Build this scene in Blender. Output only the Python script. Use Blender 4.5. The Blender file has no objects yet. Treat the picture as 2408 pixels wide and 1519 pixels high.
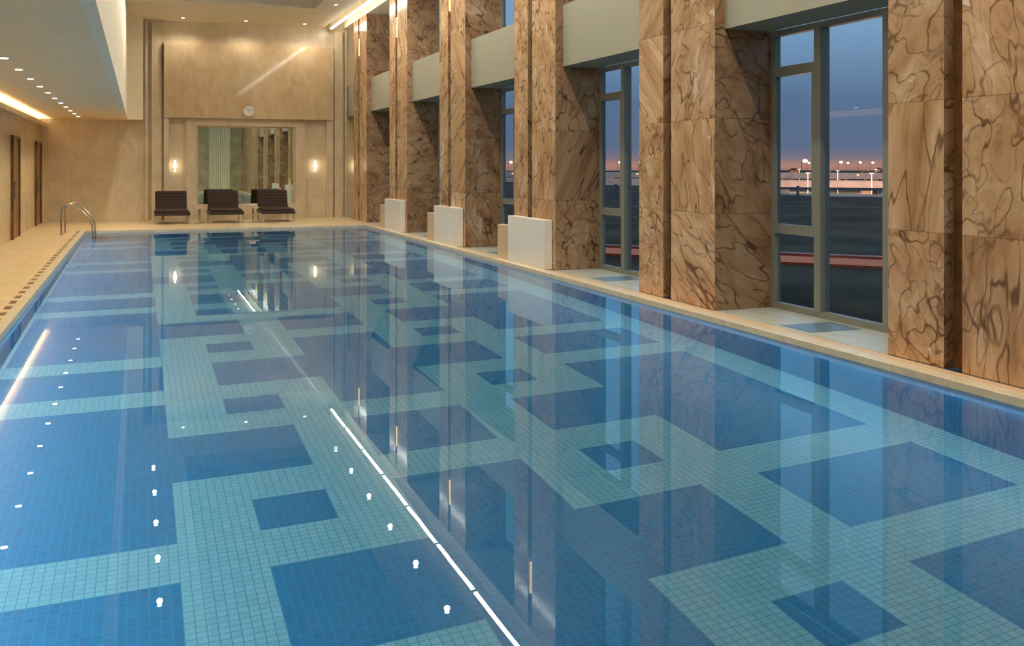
import bpy, bmesh, math, random
from mathutils import Vector, Matrix
random.seed(4)
S = bpy.context.scene
COL = S.collection
S.view_settings.view_transform = 'Standard'
S.view_settings.look = 'None'
S.view_settings.exposure = 0.08

# ---------------------------------------------------------------- materials
def srgb(r, g, b):
    def f(c):
        c = c / 255.0
        return c / 12.92 if c <= 0.04045 else ((c + 0.055) / 1.055) ** 2.4
    return (f(r), f(g), f(b), 1.0)

class NT:
    def __init__(s, name):
        s.m = bpy.data.materials.new(name); s.m.use_nodes = True
        s.t = s.m.node_tree; s.t.nodes.clear()
        s.out = s.n('ShaderNodeOutputMaterial')
    def n(s, typ, **kw):
        nd = s.t.nodes.new(typ)
        for k, v in kw.items():
            setattr(nd, k, v)
        return nd
    def l(s, a, b): s.t.links.new(a, b)
    def math(s, op, a, b=None, clamp=False):
        nd = s.n('ShaderNodeMath', operation=op); nd.use_clamp = clamp
        for i, v in enumerate((a, b)):
            if v is None: continue
            if isinstance(v, (int, float)): nd.inputs[i].default_value = v
            else: s.l(v, nd.inputs[i])
        return nd.outputs[0]
    def mix(s, fac, a, b, blend='MIX'):
        nd = s.n('ShaderNodeMix', data_type='RGBA', blend_type=blend)
        if isinstance(fac, (int, float)): nd.inputs[0].default_value = fac
        else: s.l(fac, nd.inputs[0])
        for i, v in ((6, a), (7, b)):
            if isinstance(v, tuple): nd.inputs[i].default_value = v
            else: s.l(v, nd.inputs[i])
        return nd.outputs[2]
    def ramp(s, fac, pts):
        nd = s.n('ShaderNodeValToRGB')
        el = nd.color_ramp.elements
        while len(el) < len(pts): el.new(0.5)
        for e, (p, c) in zip(el, pts):
            e.position = p; e.color = c
        s.l(fac, nd.inputs[0]); return nd.outputs[0]
    def bsdf(s, color, rough=0.5, metallic=0.0, spec=0.5, bump=None, bstr=0.2, bdist=0.01, coat=0.0, emis=None, estr=0.0):
        b = s.n('ShaderNodeBsdfPrincipled')
        if isinstance(color, tuple): b.inputs['Base Color'].default_value = color
        else: s.l(color, b.inputs['Base Color'])
        if isinstance(rough, (int, float)): b.inputs['Roughness'].default_value = rough
        else: s.l(rough, b.inputs['Roughness'])
        b.inputs['Metallic'].default_value = metallic
        b.inputs['Specular IOR Level'].default_value = spec
        b.inputs['Coat Weight'].default_value = coat
        b.inputs['Coat Roughness'].default_value = 0.03
        if bump is not None:
            bn = s.n('ShaderNodeBump'); bn.inputs['Strength'].default_value = bstr
            bn.inputs['Distance'].default_value = bdist
            s.l(bump, bn.inputs['Height']); s.l(bn.outputs[0], b.inputs['Normal'])
        if emis: 
            b.inputs['Emission Color'].default_value = emis
            b.inputs['Emission Strength'].default_value = estr
        s.l(b.outputs[0], s.out.inputs[0]); return b

def noisy(name, c1, c2, scale=6, rough=0.5, metallic=0.0, spec=0.5, bstr=0.1, coat=0.0):
    t = NT(name)
    tc = t.n('ShaderNodeTexCoord')
    nz = t.n('ShaderNodeTexNoise'); nz.inputs['Scale'].default_value = scale; nz.inputs['Detail'].default_value = 5
    t.l(tc.outputs['Object'], nz.inputs['Vector'])
    col = t.ramp(nz.outputs[0], [(0.35, c1), (0.65, c2)])
    t.bsdf(col, rough, metallic, spec, nz.outputs[0], bstr, 0.003, coat)
    return t.m

def emit(name, c, s):
    t = NT(name); e = t.n('ShaderNodeEmission')
    e.inputs[0].default_value = c; e.inputs[1].default_value = s
    t.l(e.outputs[0], t.out.inputs[0]); return t.m

def marble(name, gain=1.0):
    t = NT(name)
    g = t.n('ShaderNodeNewGeometry')
    sx = t.n('ShaderNodeSeparateXYZ'); t.l(g.outputs['Position'], sx.inputs[0])
    SL = 1.09
    q = t.math('DIVIDE', sx.outputs[2], SL)
    idx = t.math('FLOOR', q)
    oi = t.n('ShaderNodeObjectInfo')
    sn = t.n('ShaderNodeSeparateXYZ'); t.l(g.outputs['Normal'], sn.inputs[0])
    wn = t.n('ShaderNodeTexWhiteNoise', noise_dimensions='3D')
    cb = t.n('ShaderNodeCombineXYZ'); t.l(idx, cb.inputs[0])
    side = t.math('FLOOR', t.math('DIVIDE', t.math('SUBTRACT', sx.outputs[1], 6.075 - 45.5), 2.275))
    t.l(t.math('ADD', side, t.math('MULTIPLY', t.math('ROUND', t.math('MULTIPLY', sn.outputs[1], 2)), 37)), cb.inputs[1]); t.l(oi.outputs['Random'], cb.inputs[2])
    t.l(cb.outputs[0], wn.inputs[0])
    off = t.n('ShaderNodeVectorMath', operation='SCALE'); t.l(wn.outputs['Color'], off.inputs[0]); off.inputs['Scale'].default_value = 17
    v = t.n('ShaderNodeVectorMath', operation='ADD'); t.l(g.outputs['Position'], v.inputs[0]); t.l(off.outputs[0], v.inputs[1])
    rs = t.n('ShaderNodeVectorMath', operation='MULTIPLY_ADD'); t.l(wn.outputs['Color'], rs.inputs[0]); rs.inputs[1].default_value = (2.2, 1.8, 0.5); rs.inputs[2].default_value = (-1.1, -0.9, 0)
    vr = t.n('ShaderNodeVectorRotate', rotation_type='EULER_XYZ'); t.l(v.outputs[0], vr.inputs['Vector']); t.l(rs.outputs[0], vr.inputs['Rotation'])
    def warped(scale, wscale, wamt, rot=(0, 0, 0)):
        mp = t.n('ShaderNodeMapping'); t.l(vr.outputs[0], mp.inputs[0]); mp.inputs['Scale'].default_value = scale; mp.inputs['Rotation'].default_value = rot
        wz = t.n('ShaderNodeTexNoise'); wz.inputs['Scale'].default_value = wscale; wz.inputs['Detail'].default_value = 3
        t.l(v.outputs[0], wz.inputs['Vector'])
        ws = t.n('ShaderNodeVectorMath', operation='SCALE'); t.l(wz.outputs['Color'], ws.inputs[0]); ws.inputs['Scale'].default_value = wamt
        wv = t.n('ShaderNodeVectorMath', operation='ADD'); t.l(mp.outputs[0], wv.inputs[0]); t.l(ws.outputs[0], wv.inputs[1])
        return wv.outputs[0]
    def ridge(vec, sc, th, det=1.6):
        nz = t.n('ShaderNodeTexNoise'); nz.inputs['Scale'].default_value = sc; nz.inputs['Detail'].default_value = det; nz.inputs['Roughness'].default_value = 0.4
        t.l(vec, nz.inputs['Vector'])
        a = t.math('ABSOLUTE', t.math('SUBTRACT', nz.outputs[0], 0.5))
        return t.ramp(a, [(0.0, (1,1,1,1)), (th*0.4, (0.8,0.8,0.8,1)), (th, (0,0,0,1))])
    w1 = warped((2.4, 2.4, 0.16), 1.8, 0.20)
    w2 = warped((2.6, 2.8, 0.14), 2.2, 0.20, (0.55, 0.3, 0.0))
    w4 = warped((2.8, 2.6, 0.16), 2.4, 0.20, (-0.45, -0.4, 0.0))
    w3 = warped((1.0, 1.0, 0.8), 1.6, 0.8)
    r1 = ridge(w1, 1.6, 0.018); r2 = ridge(w2, 1.6, 0.018); r3 = ridge(w4, 1.6, 0.016)
    r5 = ridge(w1, 4.2, 0.035)
    nb = t.n('ShaderNodeTexNoise'); nb.inputs['Scale'].default_value = 1.4; nb.inputs['Detail'].default_value = 9; nb.inputs['Roughness'].default_value = 0.64; nb.inputs['Distortion'].default_value = 0.2
    t.l(w1, nb.inputs['Vector'])
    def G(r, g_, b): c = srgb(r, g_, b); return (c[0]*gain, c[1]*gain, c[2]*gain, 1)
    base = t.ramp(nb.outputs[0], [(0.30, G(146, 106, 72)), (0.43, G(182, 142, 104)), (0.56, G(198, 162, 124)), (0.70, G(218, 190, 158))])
    br = t.math('ADD', 0.82, t.math('MULTIPLY', wn.outputs['Value'], 0.26))
    cbr = t.n('ShaderNodeCombineColor'); [t.l(br, cbr.inputs[i]) for i in range(3)]
    base = t.mix(1.0, base, cbr.outputs[0], 'MULTIPLY')
    mask = t.n('ShaderNodeTexNoise'); mask.inputs['Scale'].default_value = 1.3; mask.inputs['Detail'].default_value = 3; t.l(v.outputs[0], mask.inputs['Vector'])
    mkA = t.ramp(mask.outputs[0], [(0.42, (0.05,0.05,0.05,1)), (0.56, (1,1,1,1))])
    mkB = t.ramp(mask.outputs[0], [(0.44, (1,1,1,1)), (0.56, (0.05,0.05,0.05,1))])
    mkC = t.ramp(mask.outputs[0], [(0.50, (0,0,0,1)), (0.60, (1,1,1,1))])
    dk = G(80, 50, 30)
    c = t.mix(t.math('MULTIPLY', r5, t.math('MULTIPLY', mkC, 0.4)), base, G(116, 80, 52))
    c = t.mix(t.math('MULTIPLY', r1, t.math('MULTIPLY', mkA, 0.85)), c, dk)
    c = t.mix(t.math('MULTIPLY', r2, t.math('MULTIPLY', mkB, 0.85)), c, dk)
    c = t.mix(t.math('MULTIPLY', r3, t.math('MULTIPLY', mkA, 0.6)), c, dk)
    wh = t.n('ShaderNodeTexNoise'); wh.inputs['Scale'].default_value = 1.8; wh.inputs['Detail'].default_value = 9; wh.inputs['Roughness'].default_value = 0.6; wh.inputs['Distortion'].default_value = 1.8
    t.l(w3, wh.inputs['Vector'])
    whm = t.ramp(wh.outputs[0], [(0.65, (0,0,0,1)), (0.69, (1,1,1,1))])
    c = t.mix(t.math('MULTIPLY', whm, 0.7), c, G(230, 218, 204))
    jn = t.math('LESS_THAN', t.math('FRACT', q), 0.007)
    c = t.mix(t.math('MULTIPLY', jn, 0.5), c, G(84, 58, 42))
    t.bsdf(c, 0.18, spec=0.35)
    return t.m

def stone(name, c1, c2, gr, bw, bh, rough=0.2, axes='XZ', coat=0.0, joint=0.006, spec=0.5):
    t = NT(name)
    g = t.n('ShaderNodeNewGeometry')
    sx = t.n('ShaderNodeSeparateXYZ'); t.l(g.outputs['Position'], sx.inputs[0])
    cb = t.n('ShaderNodeCombineXYZ')
    o = {'X': 0, 'Y': 1, 'Z': 2}
    t.l(sx.outputs[o[axes[0]]], cb.inputs[0]); t.l(sx.outputs[o[axes[1]]], cb.inputs[1])
    nz = t.n('ShaderNodeTexNoise'); nz.inputs['Scale'].default_value = 3.4; nz.inputs['Detail'].default_value = 7; nz.inputs['Distortion'].default_value = 0.8
    mp = t.n('ShaderNodeMapping'); mp.inputs['Scale'].default_value = (1, 1, 0.6); t.l(g.outputs['Position'], mp.inputs[0]); t.l(mp.outputs[0], nz.inputs['Vector'])
    col = t.ramp(nz.outputs[0], [(0.32, c1), (0.68, c2)])
    br = t.n('ShaderNodeTexBrick', offset=0.0, squash=1.0)
    br.inputs['Scale'].default_value = 1.0; br.inputs['Mortar Size'].default_value = joint; br.inputs['Mortar Smooth'].default_value = 0.1
    br.inputs['Brick Width'].default_value = bw; br.inputs['Row Height'].default_value = bh
    br.inputs['Color1'].default_value = (1, 1, 1, 1); br.inputs['Color2'].default_value = (0.93, 0.93, 0.93, 1)
    t.l(cb.outputs[0], br.inputs['Vector'])
    c = t.mix(1.0, col, br.outputs['Color'], 'MULTIPLY')
    c = t.mix(br.outputs['Fac'], c, gr)
    t.bsdf(c, rough, coat=coat, spec=spec)
    return t.m

SH = 0.055   # the mosaic is laid very slightly out of square with the basin
def mosaic(name, c1, c2, gr, tile=0.0522):
    t = NT(name)
    g = t.n('ShaderNodeNewGeometry')
    sx = t.n('ShaderNodeSeparateXYZ'); t.l(g.outputs['Position'], sx.inputs[0])
    ysh = t.math('SUBTRACT', sx.outputs[1], t.math('MULTIPLY', t.math('SUBTRACT', sx.outputs[0], 0.9), SH))
    sn = t.n('ShaderNodeSeparateXYZ'); t.l(g.outputs['Normal'], sn.inputs[0])
    lines = None
    for i, o0 in ((0, 0.2), (1, 5.5), (2, -1.35)):
        src = ysh if i == 1 else sx.outputs[i]
        fr = t.math('FRACT', t.math('DIVIDE', t.math('SUBTRACT', src, o0 - 100 * tile), tile))
        ln = t.math('LESS_THAN', fr, 0.11)
        usable = t.math('LESS_THAN', t.math('ABSOLUTE', sn.outputs[i]), 0.5)
        ln = t.math('MULTIPLY', ln, usable)
        lines = ln if lines is None else t.math('MAXIMUM', lines, ln)
    wn = t.n('ShaderNodeTexWhiteNoise', noise_dimensions='3D')
    sc = t.n('ShaderNodeVectorMath', operation='SNAP'); t.l(g.outputs['Position'], sc.inputs[0]); sc.inputs[1].default_value = (tile, tile, tile)
    t.l(sc.outputs[0], wn.inputs[0])
    c = t.mix(wn.outputs[0], c1, c2)
    c = t.mix(lines, c, gr)
    t.bsdf(c, 0.4)
    return t.m

def plain(name, c, rough=0.5, metallic=0.0, spec=0.5):
    t = NT(name)
    g = t.n('ShaderNodeTexCoord'); nz = t.n('ShaderNodeTexNoise'); nz.inputs['Scale'].default_value = 3
    t.l(g.outputs['Object'], nz.inputs['Vector'])
    c2 = (c[0]*0.96, c[1]*0.96, c[2]*0.96, 1)
    t.bsdf(t.ramp(nz.outputs[0], [(0.3, c2), (0.7, c)]), rough, metallic, spec)
    return t.m

def water_mat():
    t = NT('pool_water')
    gl = t.n('ShaderNodeBsdfGlass'); gl.inputs['IOR'].default_value = 1.33; gl.inputs['Roughness'].default_value = 0.0
    gl.inputs['Color'].default_value = (0.90, 0.985, 1.0, 1)
    g = t.n('ShaderNodeNewGeometry')
    nz = t.n('ShaderNodeTexNoise'); nz.inputs['Scale'].default_value = 2.2; nz.inputs['Detail'].default_value = 1.5
    t.l(g.outputs['Position'], nz.inputs['Vector'])
    bn = t.n('ShaderNodeBump'); bn.inputs['Strength'].default_value = 0.045; bn.inputs['Distance'].default_value = 0.004
    t.l(nz.outputs[0], bn.inputs['Height']); t.l(bn.outputs[0], gl.inputs['Normal'])
    t.l(gl.outputs[0], t.out.inputs[0]); return t.m

def window_glass():
    t = NT('window_glass')
    tr = t.n('ShaderNodeBsdfTransparent'); tr.inputs[0].default_value = (0.88, 0.93, 0.95, 1)
    gs = t.n('ShaderNodeBsdfGlossy'); gs.inputs['Roughness'].default_value = 0.0
    fr = t.n('ShaderNodeFresnel'); fr.inputs[0].default_value = 1.35
    mx = t.n('ShaderNodeMixShader'); t.l(t.math('MULTIPLY', fr.outputs[0], 0.8), mx.inputs[0]); t.l(tr.outputs[0], mx.inputs[1]); t.l(gs.outputs[0], mx.inputs[2])
    t.l(mx.outputs[0], t.out.inputs[0]); return t.m

M = {}
M['marble'] = marble('rainforest_marble')
M['marble_shaded'] = marble('shaded_rainforest_marble', 0.62)  # same marble, with the shade of reveals and grooves multiplied into its colour
M['groove'] = noisy('polished_brown_stone', srgb(84, 54, 34), srgb(116, 78, 50), 5, 0.15)
M['far'] = stone('beige_stone_wall', srgb(212, 194, 160), srgb(226, 210, 180), srgb(198, 178, 144), 0.62, 0.62, 0.25, 'XZ', joint=0.004)
M['panel'] = stone('polished_travertine', srgb(198, 170, 130), srgb(214, 190, 152), srgb(184, 156, 116), 0.4, 1.13, 0.05, 'XZ', joint=0.003, spec=0.3)
M['left'] = stone('warm_stone_wall', srgb(212, 184, 136), srgb(226, 202, 158), srgb(196, 166, 120), 0.9, 0.9, 0.25, 'YZ', joint=0.003)
M['deck'] = stone('sandstone_deck', srgb(214, 188, 144), srgb(230, 206, 164), srgb(194, 166, 122), 0.6, 0.6, 0.3, 'XY')
M['coping'] = noisy('cream_coping_stone', srgb(200, 186, 156), srgb(216, 202, 172), 9, 0.3)
M['sill'] = noisy('pale_sill_stone', srgb(170, 172, 156), srgb(188, 188, 172), 7, 0.3)
M['inlay'] = noisy('grey_blue_inlay', srgb(84, 110, 124), srgb(104, 126, 138), 12, 0.3)
M['ceil'] = plain('white_ceiling_paint', srgb(252, 238, 206), 0.7)
M['ceil2'] = plain('cream_ceiling_paint', srgb(255, 230, 184), 0.7)
M['tray'] = plain('grey_ceiling_paint', srgb(176, 172, 160), 0.7)
M['header'] = plain('sage_grey_panel', srgb(160, 158, 140), 0.35)
M['frame'] = plain('grey_aluminium', srgb(126, 128, 120), 0.4, 0.0)
M['glass'] = window_glass()
M['water'] = water_mat()
M['dark'] = mosaic('blue_mosaic', srgb(2, 118, 172), srgb(6, 128, 184), srgb(32, 144, 190))
M['light'] = mosaic('aqua_mosaic', srgb(122, 192, 214), srgb(134, 202, 222), srgb(74, 156, 190))
M['white'] = plain('white_lacquer', srgb(240, 234, 218), 0.25)
M['peach'] = plain('peach_stone', srgb(208, 178, 142), 0.4)
M['metal'] = plain('brushed_steel', srgb(200, 196, 186), 0.2, 1.0)
M['black'] = plain('dark_clock_paint', srgb(70, 62, 54), 0.6)
M['slot'] = plain('brown_slot', srgb(108, 84, 60), 0.6)
M['wicker'] = noisy('dark_wicker', srgb(30, 20, 16), srgb(48, 32, 24), 60, 0.5, bstr=0.5)
M['cushion'] = noisy('brown_cushion', srgb(44, 26, 20), srgb(58, 36, 28), 40, 0.8)
M['door'] = noisy('brown_wood', srgb(104, 72, 42), srgb(128, 90, 54), 4, 0.3)
M['mirror'] = plain('mirror_silver', srgb(232, 242, 230), 0.0, 1.0)
M['lampw'] = emit('downlight_glow', (1.0, 0.93, 0.82, 1), 18)
M['led'] = emit('led_strip_glow', (1.0, 0.94, 0.84, 1), 30)
M['ledw'] = emit('warm_led_glow', (1.0, 0.85, 0.62, 1), 24)
M['amber'] = emit('amber_lamp_glow', (1.0, 0.62, 0.14, 1), 5)
M['sconce'] = emit('sconce_glow', (1.0, 0.86, 0.58, 1), 6)
M['towel'] = noisy('white_towel', srgb(190, 186, 176), srgb(206, 202, 192), 80, 0.9)
M['back'] = noisy('olive_wall_panel', srgb(150, 150, 128), srgb(184, 182, 156), 1.5, 0.5)
M['curtain'] = noisy('pale_curtain', srgb(222, 228, 210), srgb(238, 242, 228), 8, 0.9)

# ---------------------------------------------------------------- mesh helpers
class MB:
    def __init__(s): s.bm = bmesh.new()
    def box(s, x0, x1, y0, y1, z0, z1, mi=0, rot=None, bevel=0.0):
        vs = [s.bm.verts.new(p) for p in ((x0,y0,z0),(x1,y0,z0),(x1,y1,z0),(x0,y1,z0),(x0,y0,z1),(x1,y0,z1),(x1,y1,z1),(x0,y1,z1))]
        fs = [s.bm.faces.new([vs[i] for i in q]) for q in ((0,3,2,1),(4,5,6,7),(0,1,5,4),(1,2,6,5),(2,3,7,6),(3,0,4,7))]
        for f in fs: f.material_index = mi
        if bevel > 0:
            es = list({e for f in fs for e in f.edges})
            r = bmesh.ops.bevel(s.bm, geom=es, offset=bevel, segments=3, affect='EDGES', profile=0.5)
            vs = [v for v in vs if v.is_valid] + list(r['verts'])
            vs = list(set(vs))
        if rot is not None:
            c, ax, an = rot
            bmesh.ops.rotate(s.bm, verts=vs, cent=Vector(c), matrix=Matrix.Rotation(an, 3, ax))
        return s
    def cyl(s, p0, p1, r0, r1=None, seg=16, mi=0):
        p0 = Vector(p0); p1 = Vector(p1); r1 = r0 if r1 is None else r1
        d = p1 - p0
        q = Vector((0, 0, 1)).rotation_difference(d.normalized()).to_matrix().to_4x4()
        m = Matrix.Translation((p0 + p1) / 2) @ q
        r = bmesh.ops.create_cone(s.bm, cap_ends=True, segments=seg, radius1=r0, radius2=r1, depth=d.length, matrix=m)
        for v in r['verts']:
            for f in v.link_faces: f.material_index = mi
        return s
    def sphere(s, c, r, sc=(1,1,1), seg=16):
        m = Matrix.Translation(c) @ Matrix.Diagonal((sc[0], sc[1], sc[2], 1))
        bmesh.ops.create_uvsphere(s.bm, u_segments=seg, v_segments=seg//2, radius=r, matrix=m); return s
    def quad(s, pts, mi=0):
        f = s.bm.faces.new([s.bm.verts.new(p) for p in pts]); f.material_index = mi; return s
    def prism(s, pts, z0, z1, mis=None):
        n = len(pts)
        a = [s.bm.verts.new((x, y, z0)) for x, y in pts]; b = [s.bm.verts.new((x, y, z1)) for x, y in pts]
        s.bm.faces.new(a[::-1]); s.bm.faces.new(b)
        for i in range(n):
            f = s.bm.faces.new([a[i], a[(i+1) % n], b[(i+1) % n], b[i]])
            if mis: f.material_index = mis[i]
        return s
    def tube(s, pts, r, seg=12):
        pts = [Vector(p) for p in pts]; rings = []
        for i, p in enumerate(pts):
            d = (pts[min(i+1, len(pts)-1)] - pts[max(i-1, 0)]).normalized()
            side = d.cross(Vector((0, 1, 0)))
            if side.length < 0.01: side = Vector((1, 0, 0))
            side.normalize(); up = side.cross(d)
            rings.append([s.bm.verts.new(p + (side*math.cos(2*math.pi*k/seg) + up*math.sin(2*math.pi*k/seg)) * r) for k in range(seg)])
        for a, b in zip(rings, rings[1:]):
            for k in range(seg):
                s.bm.faces.new([a[k], a[(k+1) % seg], b[(k+1) % seg], b[k]])
        s.bm.faces.new(rings[0]); s.bm.faces.new(rings[-1][::-1]); return s

def mk(name, mb, mats, loc=(0,0,0), parent=None, label=None, category=None, group=None, kind=None, smooth=False, world=False, keepn=False):
    """world=True: mesh verts given in world space; shifted so origin = loc."""
    me = bpy.data.meshes.new(name)
    if mb is not None:
        if world:
            bmesh.ops.translate(mb.bm, verts=mb.bm.verts, vec=-Vector(loc))
        if not keepn: bmesh.ops.recalc_face_normals(mb.bm, faces=mb.bm.faces)
        mb.bm.to_mesh(me); mb.bm.free()
        for m in (mats if isinstance(mats, (list, tuple)) else [mats]): me.materials.append(m)
        if smooth:
            for p in me.polygons: p.use_smooth = True
            me.set_sharp_from_angle(angle=math.radians(40))
        ob = bpy.data.objects.new(name, me)
    else:
        ob = bpy.data.objects.new(name, None); ob.empty_display_size = 0.2
    COL.objects.link(ob)
    ob.location = loc
    if parent is not None:
        ob.parent = parent
        if world:
            pl = Vector((0,0,0)); p = parent
            while p: pl += p.location; p = p.parent
            ob.location = Vector(loc) - pl
    if label: ob['label'] = label
    if category: ob['category'] = category
    if group: ob['group'] = group
    if kind: ob['kind'] = kind
    return ob

def dup(o, loc=None, parent=None):
    n = o.copy(); COL.objects.link(n)
    if loc is not None: n.location = loc
    if parent is not None: n.parent = parent
    for c in list(o.children):
        dup(c, None, n)
    return n

def struct(name, mb, mats, label=None, loc=(0,0,0)):
    return mk(name, mb, mats, loc=loc, kind='structure', label=label, world=True)

# ---------------------------------------------------------------- constants
XL, XR = -2.65, 6.10         # left wall, pillar face
XW = 6.90                    # window plane
YF, YB = 31.2, -2.5
PX0, PX1, PY0, PY1 = -1.25, 5.79, 1.27, 26.5
ZC, ZS = 6.0, 2.98           # main ceiling, low ceiling
ZWAT = -0.05; ZP = ZWAT - 1.3
U = 0.47
CW = 0.15

# ---------------------------------------------------------------- floor
b = MB()
T = 0.25
b.box(XL, -1.60, YB, YF, -T, 0)
b.box(-1.60, XR, YB, PY0 - 0.3, -T, 0)
b.box(-1.60, XR, PY1 + 0.3, YF, -T, 0)
struct('floor', b, M['deck'], 'pale sandstone tiled pool deck')
b = MB()
b.box(PX1 + CW, XR, PY0 - 0.3, PY1 + 0.3, -T, -0.005)
struct('trim_1', b, M['peach'], 'narrow stone strip at the foot of the pillars')

# ---------------------------------------------------------------- swimming pool
pool = mk('swimming_pool', None, None, loc=(2.27, 13.9, ZP), label='long indoor swimming pool with blue and aqua geometric mosaic', category='swimming pool')
def is_dark(c, r):
    if c < 0 or c > 7:
        if c < -3 or c > 10: return False
        return (r % 10) not in (0, 7)
    if c in (3, 4): return (r % 10) not in (2, 5)
    if c >= 5: c = 7 - c
    m = r % 10
    if c == 1 and m in (1, 6): return True
    if m in (3, 4) and c in (0, 1): return True
    if m in (8, 9) and c in (1, 2): return True
    return False
b = MB()
xs = [PX0] + [0.2 + U*i for i in range(-3, 12)] + [PX1]
xs = sorted(x for x in xs if PX0 <= x <= PX1)
ys = [5.5 + U*i for i in range(-10, 47)]
def yy(y, x): return min(max(y + SH*(x - 0.9), PY0), PY1)
for i in range(len(xs)-1):
    for j in range(len(ys)-1):
        c = math.floor(((xs[i]+xs[i+1])/2 - 0.2)/U); r = math.floor(((ys[j]+ys[j+1])/2 - 5.5)/U)
        a0, a1 = xs[i], xs[i+1]
        q4 = [(a0, yy(ys[j], a0)), (a1, yy(ys[j], a1)), (a1, yy(ys[j+1], a1)), (a0, yy(ys[j+1], a0))]
        if abs(q4[0][1]-q4[3][1]) < 1e-3 or abs(q4[1][1]-q4[2][1]) < 1e-3: continue
        b.quad([(p[0], p[1], ZP) for p in q4], 1 if is_dark(c, r) else 0)
bmesh.ops.remove_doubles(b.bm, verts=b.bm.verts, dist=1e-4)
b.box(PX0 - CW, PX1 + CW, PY0 - CW, PY1 + CW, ZP - 0.1, ZP - 0.003, 1)
mk('pool_bottom', b, [M['light'], M['dark']], loc=(2.27, 13.9, ZP), parent=pool, world=True, keepn=True, label='mosaic pool bottom with aqua bands and blue squares')
b = MB()
t = CW
b.box(PX0 - t, PX0, PY0 - t, PY1 + t, ZP, -0.07)
b.box(PX1, PX1 + t, PY0 - t, PY1 + t, ZP, -0.07)
b.box(PX0, PX1, PY0 - t, PY0, ZP, -0.07)
b.box(PX0, PX1, PY1, PY1 + t, ZP, -0.07)
mk('pool_wall', b, M['dark'], loc=(2.27, 13.9, ZP), parent=pool, world=True)
b = MB()
b.quad([(PX0,PY0,ZWAT),(PX1,PY0,ZWAT),(PX1,PY1,ZWAT),(PX0,PY1,ZWAT)])
mk('water', b, M['water'], loc=(2.27, 13.9, ZWAT), parent=pool, world=True, keepn=True, label='calm clear reflective water')
b = MB()
b.box(PX1, PX1 + CW, PY0 - 0.3, PY1 + 0.3, -0.07, 0.01, bevel=0.005)
b.box(PX0 - 0.06, PX1, PY1, PY1 + 0.3, -0.07, 0.01, bevel=0.005)
b.box(PX0 - 0.06, PX1, PY0 - 0.3, PY0, -0.07, 0.01, bevel=0.005)
b.box(PX0 - 0.12, PX0, PY0 - 0.3, PY1 + 0.3, -0.07, 0.02, bevel=0.005)
mk('coping', b, M['coping'], loc=(2.27, 13.9, -0.07), parent=pool, world=True, label='cream stone coping')
b = MB()
b.box(PX0 - 0.35, PX0 - 0.12, PY0 - 0.3, PY1 + 0.3, -0.12, -0.02, 1)
b.box(PX0 - 0.35, PX0 - 0.21, PY0 - 0.3, PY1 + 0.3, -0.02, 0.004, 0)
y = PY0
while y < PY1:
    b.box(PX0 - 0.21, PX0 - 0.12, y, y + 0.22, -0.02, 0.002, 0); y += 0.5
mk('overflow_gutter', b, [M['deck'], M['slot']], loc=(PX0 - 0.2, 13.9, -0.12), parent=pool, world=True, label='stone overflow gutter with brown slots')
for nm, x, nx, en in (('underwater_fill', PX1 - 0.06, -0.60, 70), ('underwater_fill', PX0 + 0.06, 0.62, 205)):  # added fill lights that brighten the basin, no fittings behind them
    al = bpy.data.lights.new(nm, 'AREA'); al.shape = 'RECTANGLE'; al.size = 24.6; al.size_y = 0.10
    al.energy = en; al.color = (0.90, 0.96, 1.0)
    ao = bpy.data.objects.new(nm, al); COL.objects.link(ao)
    d = Vector((nx, 0, -0.80)).normalized()
    zax = -d; xax = Vector((0, 1, 0)); yax = zax.cross(xax)
    mat = Matrix((xax, yax, zax)).transposed().to_4x4()
    ao.parent = pool
    ao.matrix_local = Matrix.Translation(Vector((x, 13.9, ZWAT - 0.10)) - pool.location) @ mat

# ---------------------------------------------------------------- walls
b = MB(); b.box(XL - 0.2, XL, YB, YF, 0, ZS + 0.35)
struct('wall_left', b, M['left'], 'warm beige stone side wall')
b = MB()
b.box(XL - 0.2, XW + 0.2, YF, YF + 0.2, 0, ZC + 0.4)
struct('wall_far', b, M['far'], 'beige stone end wall')
b = MB(); b.box(XL - 0.2, XW + 0.2, YB - 0.2, YB, 0, ZC + 0.4)
struct('wall_back', b, M['back'], 'olive panelled wall')
b = MB(); b.box(XR + 0.02, XW + 0.2, YB, 4.99, 0, ZC)
struct('wall_right', b, M['marble'], 'brown veined marble wall')

b = MB()
b.box(0.68, 5.73, YF - 0.30, YF, 3.07, 5.34)
struct('trim_2', b, M['panel'], 'projecting polished travertine panel')
b = MB()
for x0, x1, d in ((0.16, 0.24, 0.10), (0.34, 0.62, 0.16), (5.79, 6.05, 0.16), (6.13, 6.2, 0.10)):
    b.box(x0, x1, YF - d, YF, 0, 5.9)
b.box(0.68, 0.82, YF - 0.22, YF, 0, 3.07); b.box(5.53, 5.73, YF - 0.22, YF, 0, 3.07)
b.box(1.32, 1.62, YF - 0.12, YF, 0, 3.07); b.box(4.57, 4.87, YF - 0.12, YF, 0, 3.07)
b.box(1.62, 4.57, YF - 0.12, YF, 2.84, 3.07); b.box(1.62, 4.57, YF - 0.12, YF, 0, 0.42)
struct('trim_3', b, M['far'], 'beige stone pilasters and mirror surround')

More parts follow.
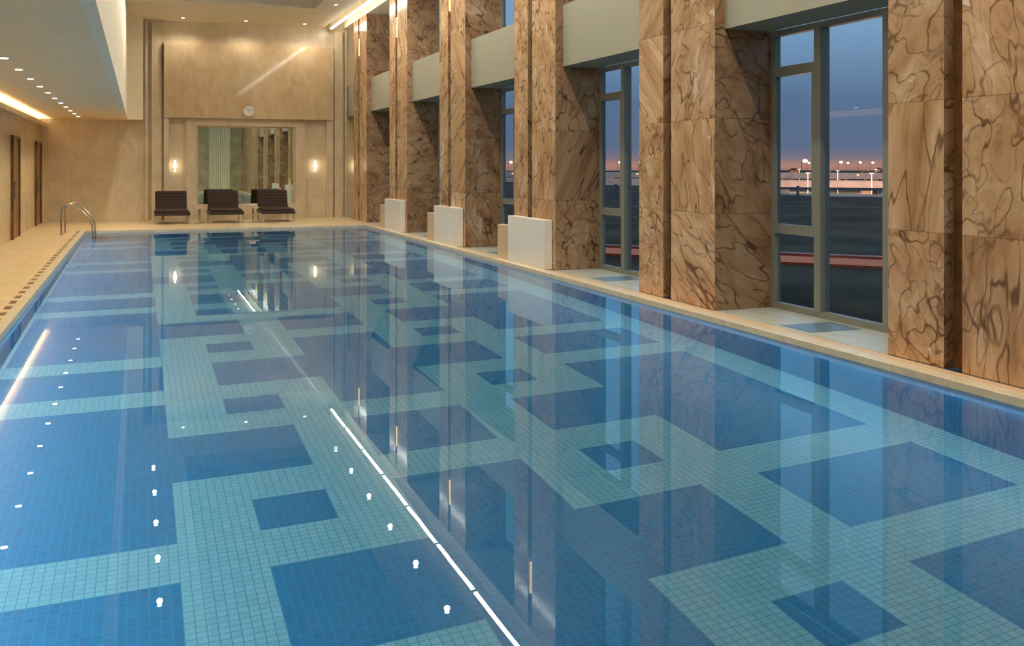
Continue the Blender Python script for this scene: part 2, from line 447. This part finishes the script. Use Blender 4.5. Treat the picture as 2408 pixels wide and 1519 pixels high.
# ---------------------------------------------------------------- ceilings
b = MB()
b.box(XL, -0.45, YB, YF, ZS, ZS + 0.12, 1)
b.box(-0.33, 0.10, YF - 0.5, YF, ZS, ZC)
b.box(-0.45, -0.33, YB, YF, ZS, ZC, 0)           # fascia
struct('ceiling_1', b, [M['ceil'], M['ceil2']], 'low white ceiling with tall fascia')
b = MB()
tx0, tx1, ty0, ty1 = 1.1, 4.55, YB + 0.8, 27.4
b.box(-0.33, tx0, YB, YF, ZC, ZC + 0.1)
b.box(tx1, 5.45, YB, YF, ZC, ZC + 0.1)
b.box(tx0, tx1, ty1, YF, ZC, ZC + 0.1)
b.box(tx0, tx1, YB, ty0, ZC, ZC + 0.1)
b.box(tx0 - 0.05, tx0, ty0, ty1, ZC + 0.1, ZC + 0.35); b.box(tx1, tx1 + 0.05, ty0, ty1, ZC + 0.1, ZC + 0.35)
b.box(tx0, tx1, ty1, ty1 + 0.05, ZC + 0.1, ZC + 0.35); b.box(tx0, tx1, ty0 - 0.05, ty0, ZC + 0.1, ZC + 0.35)
b.box(5.40, 5.45, YB, YF, ZC + 0.1, ZC + 0.3)
b.box(5.40, XW + 0.2, YB, YF, ZC + 0.3, ZC + 0.4)
b.box(XR, XW + 0.2, YB, YF, ZC, ZC + 0.3)
struct('ceiling_2', b, M['ceil'], 'high white ceiling with light cove')
b = MB(); b.box(tx0 - 0.05, tx1 + 0.05, ty0 - 0.05, ty1 + 0.05, ZC + 0.35, ZC + 0.42)
struct('ceiling_3', b, M['tray'], 'grey recessed ceiling tray')
LZ = 2.78
b = MB()
b.box(XL, XL + 0.18, YB, YF, LZ - 0.03, LZ); b.box(XL + 0.16, XL + 0.18, YB, YF, LZ, LZ + 0.07)
struct('trim_4', b, M['left'], 'slim stone light ledge under the low ceiling')

# ---------------------------------------------------------------- marble pillars, windows, headers
W = 1.8
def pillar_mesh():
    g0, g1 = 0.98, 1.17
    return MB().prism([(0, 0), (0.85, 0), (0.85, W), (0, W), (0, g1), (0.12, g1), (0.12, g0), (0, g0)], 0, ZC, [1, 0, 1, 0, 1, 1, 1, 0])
p0 = mk('marble_pillar', pillar_mesh(), [M['marble'], M['marble_shaded']], loc=(XR, 5.0, 0), label='tall brown veined marble pillar with a dark vertical groove', category='pillar', group='marble pillars along the windows')
g = MB().box(0.10, 0.119, 0.98, 1.17, 0.0, ZC - 0.02)
mk('groove_lining', g, M['groove'], loc=(0, 0, 0), parent=p0, label='polished dark brown groove lining')
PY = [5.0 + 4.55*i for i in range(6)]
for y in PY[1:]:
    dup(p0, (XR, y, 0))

lm = mk('wall_lamp', MB().box(-0.0, 0.03, -0.05, 0.05, -0.05, 0.55), M['metal'], loc=(XR + 0.07, 6.075, 4.9), label='slim amber lamp set in the pillar groove', category='wall lamp', group='amber pillar lamps')
mk('lamp_glass', MB().cyl((-0.03, 0, 0.0), (-0.03, 0, 0.5), 0.045, seg=12), M['amber'], parent=lm)
for y in PY[1:]:
    dup(lm, (XR + 0.07, y + 1.075, 4.9))

def bars(b, ya, yb, z0, z1, full=True):
    x0, x1 = XW - 0.04, XW + 0.04
    f = 0.07
    b.box(x0, x1, ya, ya + f, z0, z1); b.box(x0, x1, yb - f, yb, z0, z1)
    b.box(x0, x1, ya + f, yb - f, z1 - f, z1); b.box(x0, x1, ya + f, yb - f, z0, z0 + f)
    m1, m2 = ya + 0.85, yb - 0.85
    for m in (m1, m2): b.box(x0 - 0.02, x1 + 0.02, m - 0.055, m + 0.055, z0 + f, z1 - f)
    if full:
        for za in (0.92, 2.72):
            b.box(x0, x1, ya + f, m1 - 0.055, za - 0.055, za + 0.055)
            b.box(x0, x1, m2 + 0.055, yb - f, za - 0.055, za + 0.055)
        b.box(x0 - 0.015, x0, m2 + 0.055, m2 + 0.10, 0.98, 2.66); b.box(x0 - 0.015, x0, yb - f - 0.045, yb - f, 0.98, 2.66)
    return m1, m2
bays = [(PY[i] + W, PY[i+1]) for i in range(5)] + [(PY[5] + W, YF)]
n = 1
for k, (ya, yb) in enumerate(bays):
    ym = (ya + yb) / 2
    if k < 5:
        for z0, z1, full in ((0.0, 3.2, True), (4.17, ZC, False)):
            b = MB(); bars(b, ya, yb, z0, z1, full)
            fr = mk('window_%d' % n, b, M['frame'], loc=(XW, ym, z0), world=True, kind='structure', label='tall grey aluminium framed window')
            b = MB().quad([(XW, ya + 0.05, z0 + 0.05), (XW, ya + 0.05, z1 - 0.05), (XW, yb - 0.05, z1 - 0.05), (XW, yb - 0.05, z0 + 0.05)])
            mk('glass_pane', b, M['glass'], loc=(XW, ym, z0), parent=fr, world=True, keepn=True)
            n += 1
    else:
        b = MB().box(XW, XW + 0.1, ya, yb, 0, ZC)
        struct('wall_right_end', b, M['far'], 'beige stone infill wall')
    b = MB().box(XR + 0.13, XW - 0.06, ya, yb, 3.2, 4.17)
    struct('trim_%d' % (10 + k), b, M['header'], 'sage grey spandrel panel between pillars', loc=(XR, ym, 3.2))
    b = MB()
    b.box(XR, XW + 0.05, ya, yb, -0.2, 0.0, 0)
    b.box(XR + 0.06, XW - 0.12, ym - 0.24, ym + 0.24, 0.0, 0.003, 1)
    struct('floor_recess_%d' % (k + 1), b, [M['sill'], M['inlay']], 'pale stone window recess floor with grey blue inlay')

wb = mk('white_plinth', MB().box(0, 0.14, 0, 1.62, 0, 0.78, bevel=0.008), M['white'], loc=(XR - 0.145, PY[2] + 0.12, 0.0), label='white lacquered plinth standing against a marble pillar', category='plinth', group='white plinths')
st = mk('peach_block', MB().box(0, 0.14, 0, 0.5, 0, 0.6, bevel=0.008), M['peach'], loc=(XR - 0.145, PY[2] + 1.76, 0.0), label='low peach stone block beside a white plinth', category='block', group='peach stone blocks')
for i in (3, 4):
    dup(wb, (XR - 0.145, PY[i] + 0.12, 0)); dup(st, (XR - 0.145, PY[i] + 1.76, 0))

# ---------------------------------------------------------------- downlights
def spot(name, e, col, size, blend=0.6, r=0.05):
    l = bpy.data.lights.new(name, 'SPOT'); l.energy = e; l.color = col; l.spot_size = math.radians(size); l.spot_blend = blend; l.shadow_soft_size = r
    return l
LM = spot('downlight_lamp', 160, (1.0, 0.92, 0.79), 150, 0.8)
LF = spot('end_downlight_lamp', 55, (1.0, 0.92, 0.78), 150, 0.8)
LL = spot('low_downlight_lamp', 78, (1.0, 0.86, 0.64), 120, 0.8)
def downlight(loc, group, label, ld):
    b = MB(); b.cyl((0, 0, -0.012), (0, 0, 0.0), 0.08, seg=24)
    o = mk('downlight', b, M['white'], loc=loc, label=label, category='downlight', group=group, smooth=True)
    mk('lamp_disc', MB().cyl((0, 0, -0.02), (0, 0, -0.011), 0.042, seg=20), M['lampw'], parent=o)
    lo = bpy.data.objects.new('bulb', ld); COL.objects.link(lo); lo.parent = o; lo.location = (0, 0, -0.09)
    return o
d1 = downlight((0.33, 1.85, ZC), 'high ceiling downlights', 'small round recessed downlight in the high ceiling', LM)
first = True
for i in range(13):
    for x in (0.33, 4.97):
        if first: first = False; continue
        dup(d1, (x, 1.85 + 2.05*i, ZC))
d3 = downlight((1.2, 30.4, ZC), 'end wall downlights', 'small round recessed downlight above the end wall', LF)
for x in (3.0, 4.75):
    dup(d3, (x, 30.4, ZC))
d2 = downlight((-1.56, 2.65, ZS), 'low ceiling downlights', 'small round recessed downlight in the low ceiling', LL)
for i in range(1, 18):
    dup(d2, (-1.56, 2.65 + 1.55*i, ZS))

s0 = mk('light_strip', MB().box(-0.03, 0.03, 0, 2.25, 0, 0.04, bevel=0.005), M['led'], loc=(5.66, 0.3, ZC - 0.06), label='thin bright linear light strip in the ceiling cove', category='light strip', group='ceiling cove light strips')
mk('end_cap', MB().box(-0.05, 0.05, 2.25, 2.33, -0.01, 0.08), M['white'], parent=s0)
mk('mounting_channel', MB().box(-0.03, 0.03, 0, 2.25, 0.041, 0.36), M['white'], parent=s0)
for i in range(1, 13):
    dup(s0, (5.66, 0.3 + 2.36*i, ZC - 0.06))
s1 = mk('warm_light_strip', MB().box(0, 0.04, 0, 2.98, 0, 0.02), M['ledw'], loc=(XL + 0.08, YB + 0.4, LZ), label='warm linear light strip resting on the wall ledge', category='light strip', group='warm wall cove strips')
for i in range(1, 11):
    dup(s1, (XL + 0.08, YB + 0.4 + 3.0*i, LZ))

# ---------------------------------------------------------------- sconces, mirror, clock
sc = mk('wall_sconce', MB().box(-0.05, 0.05, -0.03, 0.0, -0.12, 0.12, bevel=0.006), M['metal'], loc=(1.0, YF, 1.62), label='small glowing wall sconce on a steel plate', category='wall sconce', group='end wall sconces')
b = MB(); b.cyl((0, -0.09, -0.17), (0, -0.09, 0.0), 0.02, 0.06, 12); b.cyl((0, -0.09, 0.0), (0, -0.09, 0.17), 0.06, 0.02, 12)
mk('lamp_glass', b, M['sconce'], parent=sc, smooth=True)
mk('bracket', MB().cyl((0, -0.03, 0), (0, -0.06, 0), 0.015), M['metal'], parent=sc)
dup(sc, (5.19, YF, 1.62)); dup(sc, (6.5, YF, 1.62))

mr = mk('wall_mirror', MB().box(-1.475, 1.475, -0.02, 0, 0, 2.42), M['mirror'], loc=(3.095, YF - 0.001, 0.42), label='large rectangular wall mirror reflecting the hall', category='mirror')
b = MB()
b.box(-1.475, -1.435, -0.05, -0.02, 0, 2.42); b.box(1.435, 1.475, -0.05, -0.02, 0, 2.42)
b.box(-1.435, 1.435, -0.05, -0.02, 2.38, 2.42); b.box(-1.435, 1.435, -0.05, -0.02, 0, 0.04)
mk('mirror_frame', b, M['coping'], parent=mr)
b = MB(); N = 60
for i in range(N):
    xa, xb = 4.1 + 1.3*i/N, 4.1 + 1.3*(i+1)/N
    fa, fb = YB + 0.10 + 0.05*math.sin(i*1.05), YB + 0.10 + 0.05*math.sin((i+1)*1.05)
    b.quad([(xa, fa, 0.0), (xb, fb, 0.0), (xb, fb, 4.4), (xa, fa, 4.4)])
mk('curtain', b, M['curtain'], loc=(4.6, YB + 0.1, 0), world=True, label='pale pleated floor length curtain on the end wall', category='curtain')

ck = mk('wall_clock', MB().cyl((0, 0, 0), (0, -0.04, 0), 0.17, seg=40), M['white'], loc=(3.13, YF - 0.30, 3.30), label='round white wall clock on the stone panel', category='clock', smooth=True)
b = MB()
for k in range(32):
    a0, a1 = 2*math.pi*k/32, 2*math.pi*(k+1)/32
    for r0, r1 in ((0.16, 0.185),):
        b.quad([(r0*math.cos(a0), -0.05, r0*math.sin(a0)), (r1*math.cos(a0), -0.05, r1*math.sin(a0)), (r1*math.cos(a1), -0.05, r1*math.sin(a1)), (r0*math.cos(a1), -0.05, r0*math.sin(a1))])
mk('clock_rim', b, M['metal'], parent=ck)
mk('hour_hand', MB().box(-0.007, 0.007, -0.048, -0.042, 0, 0.085, rot=((0, 0, 0), 'Y', 1.0)), M['black'], parent=ck)
mk('minute_hand', MB().box(-0.005, 0.005, -0.052, -0.048, 0, 0.13, rot=((0, 0, 0), 'Y', -0.7)), M['black'], parent=ck)

# ---------------------------------------------------------------- doors in left wall
for i, (ya, yb) in enumerate(((24.05, 25.4), (29.3, 30.7))):
    b = MB(); b.box(XL, XL + 0.03, ya + 0.06, yb - 0.06, 0, 2.25)
    d = struct('door_%d' % (i+1), b, M['door'], 'brown wood door in the stone wall', loc=(XL, (ya+yb)/2, 0))
    b = MB(); b.box(XL, XL + 0.06, ya, ya + 0.06, 0, 2.31); b.box(XL, XL + 0.06, yb - 0.06, yb, 0, 2.31); b.box(XL, XL + 0.06, ya + 0.06, yb - 0.06, 2.25, 2.31)
    mk('door_frame', b, M['groove'], loc=(XL, (ya+yb)/2, 0), parent=d, world=True)
    b = MB(); b.cyl((XL + 0.07, ya + 0.16, 0.9), (XL + 0.07, ya + 0.16, 1.3), 0.012); b.cyl((XL + 0.03, ya + 0.16, 0.95), (XL + 0.07, ya + 0.16, 0.95), 0.008); b.cyl((XL + 0.03, ya + 0.16, 1.25), (XL + 0.07, ya + 0.16, 1.25), 0.008)
    mk('handle', b, M['metal'], loc=(XL, (ya+yb)/2, 0), parent=d, world=True)

# ---------------------------------------------------------------- pool ladder
ld = mk('pool_ladder', None, None, loc=(-1.72, 25.3, 0), label='curved stainless steel pool ladder handrails at the pool edge', category='pool ladder')
def arc(cx, cz, r, a0, a1, n=8):
    return [(cx + r*math.cos(a0 + (a1-a0)*i/n), 0, cz + r*math.sin(a0 + (a1-a0)*i/n)) for i in range(n+1)]
path = [(0, 0, 0.0), (0, 0, 0.48)] + arc(0.2, 0.52, 0.2, math.pi, math.pi*0.28, 10) + [(0.5, 0, 0.50), (0.60, 0, 0.36)] + [(0.66, 0, 0.22), (0.68, 0, 0.05), (0.68, 0, -1.0)]
r1 = mk('rail', MB().tube(path, 0.02), M['metal'], parent=ld, smooth=True)
r2 = r1.copy(); COL.objects.link(r2); r2.location = (0.02, 0.9, 0)
st0 = mk('step', MB().box(0.64, 0.74, 0.0, 0.9, -0.36, -0.33, bevel=0.004), M['metal'], parent=ld)
for dz in (-0.28, -0.56):
    q = st0.copy(); COL.objects.link(q); q.location = (0, 0, dz)
f0 = mk('base_flange', MB().cyl((0, 0, 0), (0, 0, 0.02), 0.045), M['metal'], parent=ld)
q = f0.copy(); COL.objects.link(q); q.location = (0.02, 0.9, 0)

# ---------------------------------------------------------------- loungers
def lounger(x, y):
    o = mk('lounge_chair', None, None, loc=(x, y, 0), label='dark brown wicker lounge chair with raised cushioned back', category='lounge chair', group='lounge chairs by the mirror')
    b = MB()
    b.box(-0.47, 0.47, 0, 1.45, 0.24, 0.33, bevel=0.012)
    mk('seat_frame', b, M['wicker'], parent=o)
    b = MB(); b.box(-0.43, 0.43, 0.02, 1.25, 0.33, 0.39, bevel=0.025)
    mk('seat_cushion', b, M['cushion'], parent=o, smooth=True)
    b = MB()
    for i in range(6):
        b.box(-0.41, 0.41, 1.24, 1.32, 0.36 + 0.095*i, 0.36 + 0.095*(i+1), bevel=0.012)
    bmesh.ops.rotate(b.bm, verts=b.bm.verts, cent=Vector((0, 1.28, 0.36)), matrix=Matrix.Rotation(-0.42, 3, 'X'))
    mk('back_cushion', b, M['cushion'], parent=o, smooth=True)
    b = MB(); b.box(-0.44, 0.44, 1.325, 1.38, 0.25, 0.95, bevel=0.01, rot=((0, 1.28, 0.36), 'X', -0.42))
    mk('backrest', b, M['wicker'], parent=o)
    l0 = mk('leg', MB().box(-0.46, -0.41, 0.04, 0.09, 0, 0.24), M['metal'], parent=o)
    for dx, dy in ((0.87, 0), (0, 1.3), (0.87, 1.3)):
        q = l0.copy(); COL.objects.link(q); q.location = (dx, dy, 0)
    return o
c0 = lounger(0.86, 28.75)
dup(c0, (2.32, 28.75, 0)); dup(c0, (3.76, 28.75, 0))
def table(x, y):
    o = mk('side_table', MB().cyl((0, 0, 0.41), (0, 0, 0.44), 0.18, seg=32), M['peach'], loc=(x, y, 0), label='small round side table between lounge chairs', category='side table', group='side tables')
    mk('pedestal', MB().cyl((0, 0, 0.02), (0, 0, 0.41), 0.025), M['metal'], parent=o)
    mk('base', MB().cyl((0, 0, 0), (0, 0, 0.02), 0.13, seg=24), M['metal'], parent=o)
    return o
t0 = table(1.58, 28.95); dup(t0, (3.05, 28.95, 0))
b = MB(); b.cyl((-0.08, 0, 0.04), (0.08, 0, 0.04), 0.04, seg=20)
mk('rolled_towel', b, M['towel'], loc=(3.05, 28.95, 0.44), label='rolled white towel on a side table', category='towel', smooth=True)

# ---------------------------------------------------------------- outdoors
t = NT('dusk_ground')
g_ = t.n('ShaderNodeNewGeometry'); nz = t.n('ShaderNodeTexNoise'); nz.inputs['Scale'].default_value = 0.3; t.l(g_.outputs['Position'], nz.inputs['Vector'])
t.bsdf(t.ramp(nz.outputs[0], [(0.35, srgb(44, 48, 38)), (0.65, srgb(80, 76, 64))]), 0.95, spec=0.1)
b = MB(); b.box(XW + 0.2, 40, -40, 120, -0.6, -0.3); b.box(40, 900, -300, 1200, -6.3, -6.0)
mk('ground', b, t.m, label='dark ground outside the windows at dusk', kind='structure')
R50 = math.radians(-50)
b = MB(); b.box(-6.5, 26, -0.15, 0.15, 0, 0.22)
kb = mk('kerb', b, noisy('brick_kerb', srgb(150, 70, 60), srgb(180, 90, 70), 5), loc=(12.5, 15.5, -0.3), label='low reddish kerb added to carry the red streak glow', category='kerb')
kb.rotation_euler = (0, 0, R50)
mk('red_streak', MB().box(-6.5, 26, -0.17, -0.15, 0.05, 0.17), emit('red_streak_glow', (1.0, 0.45, 0.36, 1), 0.25), parent=kb)  # added glowing strip that imitates a red light streak along the road
gm = plain('dusk_metal', srgb(110, 104, 104), 0.6, 0.0)
b = MB(); b.box(-26, 60, -0.03, 0.03, 0.55, 0.70); b.box(-26, 60, -0.03, 0.03, 0.95, 1.05)
gr = mk('guardrail', b, gm, loc=(25, 33, -0.3), label='metal guardrail beside the road', category='guardrail')
gr.rotation_euler = (0, 0, R50)
q0 = mk('post', MB().box(-0.05, 0.05, -0.05, 0.05, 0, 1.1), gm, loc=(-24, 0, 0), parent=gr)
for i in range(1, 21):
    q = q0.copy(); COL.objects.link(q); q.location = (-24 + 4*i, 0, 0)
def place(u, dist, z):
    X = 0.9345*(u-328); Y = 2577.9 - 0.3559*u; L = math.hypot(X, Y); return (X/L*dist, Y/L*dist, z)
om = emit('sodium_glow', (1.0, 0.52, 0.20, 1), 8)
om2 = emit('parapet_lamp_glow', (1.0, 0.50, 0.24, 1), 2.0)
cm = noisy('dusk_concrete', srgb(206, 180, 168), srgb(226, 200, 186), 0.4, 0.8)
for (dist, deck, half, ang) in ((60, -2.9, 40, -54), (82, -3.2, 60, -50), (125, -2.7, 150, -47), (180, -1.8, 180, -52), (255, -1.0, 220, -48)):
    b = MB()
    b.box(-half, half, -5, 5, deck + 6 - 0.7, deck + 6); b.box(-half, half, -5.2, -5.0, deck + 6 - 0.7, deck + 6 + 0.7); b.box(-half, half, 5.0, 5.2, deck + 6 - 0.7, deck + 6 + 0.7)
    x, y, z = place(1960 if dist > 61 else 1990, dist, -6)
    o = mk('overpass', b, cm, loc=(x, y, z), label='long concrete highway overpass at dusk', category='overpass', group='highway overpasses')
    o.rotation_euler = (0, 0, math.radians(ang))
    p_ = mk('pier', MB().box(-0.8, 0.8, -3, 3, 0, deck + 6 - 0.7), cm, loc=(-half + 10, 0, 0), parent=o)
    k = 1
    while -half + 10 + 22*k < half:
        q = p_.copy(); COL.objects.link(q); q.location = (-half + 10 + 22*k, 0, 0); k += 1
    b = MB(); xx = -half + 3
    while xx < half:
        b.box(xx, xx + 0.5, -5.3, -5.2, deck + 6 + 0.1, deck + 6 + 0.4); xx += 9.3
    mk('parapet_lamps', b, om2, parent=o)
b = MB(); b.cyl((0, 0, 0), (0, 0, 9), 0.15, 0.08, 8); b.cyl((0, 0, 9), (1.5, 0, 9.2), 0.08, 0.06, 8)
a = mk('street_lamp', b, gm, loc=place(1885, 360, -6), label='distant orange street lamp on a tall pole', category='street lamp', group='distant street lamps')
mk('lamp_head', MB().sphere((1.5, 0, 9.1), 0.9, (1, 1, 0.7)), om, parent=a)
sl = bpy.data.lights.new('street_bulb', 'POINT'); sl.energy = 16000; sl.color = (1.0, 0.60, 0.38); sl.shadow_soft_size = 1.0
for u, d in ((1468, 430), (1500, 480), (1972, 520), (2018, 600), (2078, 380), (1910, 640), (2048, 650), (1940, 560), (1452, 560), (1195, 500), (1898, 700), (1990, 720)):
    dup(a, place(u, d, -6))
for u, d in ((1880, 290), (2060, 285), (1970, 215), (1480, 290), (2050, 150), (1900, 155)):
    m_ = mk('street_lamp', None, None, loc=place(u, d, -6), label='orange street lamp beside the overpass', category='street lamp', group='distant street lamps')
    mk('pole', MB().cyl((0, 0, 0), (0, 0, 6.4), 0.10, 0.07, 8), gm, parent=m_)
    mk('lamp_head', MB().box(-0.3, 0.3, -0.12, 0.12, 6.4, 6.5), om, parent=m_)
    lo = bpy.data.objects.new('bulb', sl); COL.objects.link(lo); lo.parent = m_; lo.location = (-3, -3, 6.2)
t = NT('lit_building')
g_ = t.n('ShaderNodeNewGeometry')
sn = t.n('ShaderNodeVectorMath', operation='SNAP'); sn.inputs[1].default_value = (1.3, 1.3, 0.55); t.l(g_.outputs['Position'], sn.inputs[0])
wn = t.n('ShaderNodeTexWhiteNoise'); t.l(sn.outputs[0], wn.inputs[0])
bs = t.bsdf(srgb(70, 52, 54), 0.8)
t.l(t.ramp(wn.outputs[0], [(0.45, (0.05, 0.02, 0.015, 1)), (1.0, (0.75, 0.30, 0.15, 1))]), bs.inputs['Emission Color']); bs.inputs['Emission Strength'].default_value = 0.5
blds = []
rr = random.Random(11)
for u0, u1 in ((1865, 2085), (1440, 1505), (1185, 1205)):
    u = u0
    while u < u1:
        w_ = rr.uniform(2.5, 5); d = rr.uniform(360, 440); h = rr.uniform(3.0, 6.0)
        blds.append((u, d, w_, h)); u += 14 + w_*7.5
for (u, d, w_, h) in blds:
    x, y, z = place(u, d, -6)
    b = MB(); b.box(-w_/2, w_/2, -w_/2, w_/2, 0, h); b.box(-w_/4, w_/4, -w_/4, w_/4, h, h + 0.6)
    mk('building', b, t.m, loc=(x, y, z), label='low distant building with orange lit windows', category='building', group='distant buildings')

# ---------------------------------------------------------------- world
w = bpy.data.worlds.new('dusk'); S.world = w; w.use_nodes = True
nt = w.node_tree; nt.nodes.clear()
o = nt.nodes.new('ShaderNodeOutputWorld'); bg = nt.nodes.new('ShaderNodeBackground')
tc = nt.nodes.new('ShaderNodeTexCoord'); sp = nt.nodes.new('ShaderNodeSeparateXYZ'); mr_ = nt.nodes.new('ShaderNodeMapRange')
nt.links.new(tc.outputs['Generated'], sp.inputs[0]); nt.links.new(sp.outputs[2], mr_.inputs[0])
mr_.inputs[1].default_value = -0.05; mr_.inputs[2].default_value = 0.25
rp = nt.nodes.new('ShaderNodeValToRGB'); el = rp.color_ramp.elements
pts = [(0.0, srgb(60, 50, 62)), (0.12, srgb(110, 84, 84)), (0.165, srgb(176, 126, 112)), (0.19, srgb(122, 112, 124)), (0.225, srgb(92, 106, 132)), (0.38, srgb(86, 110, 142)), (0.62, srgb(120, 154, 186)), (1.0, srgb(134, 168, 200))]
while len(el) < len(pts): el.new(0.5)
for e, (p, c) in zip(el, pts): e.position = p; e.color = c
nt.links.new(mr_.outputs[0], rp.inputs[0]); nt.links.new(rp.outputs[0], bg.inputs[0]); bg.inputs[1].default_value = 1.1
nt.links.new(bg.outputs[0], o.inputs[0])

# ---------------------------------------------------------------- camera
cd = bpy.data.cameras.new('camera'); cam = bpy.data.objects.new('camera', cd); COL.objects.link(cam)
cam.location = (0, 0, 1.65)
cam.rotation_euler = (math.radians(90), 0, -math.atan(876/2300))
cd.sensor_width = 36; cd.lens = 2300/2408*36
cd.shift_y = -(759.5 - 388)/2408
cd.clip_end = 3000; cd.clip_start = 0.05
S.camera = cam
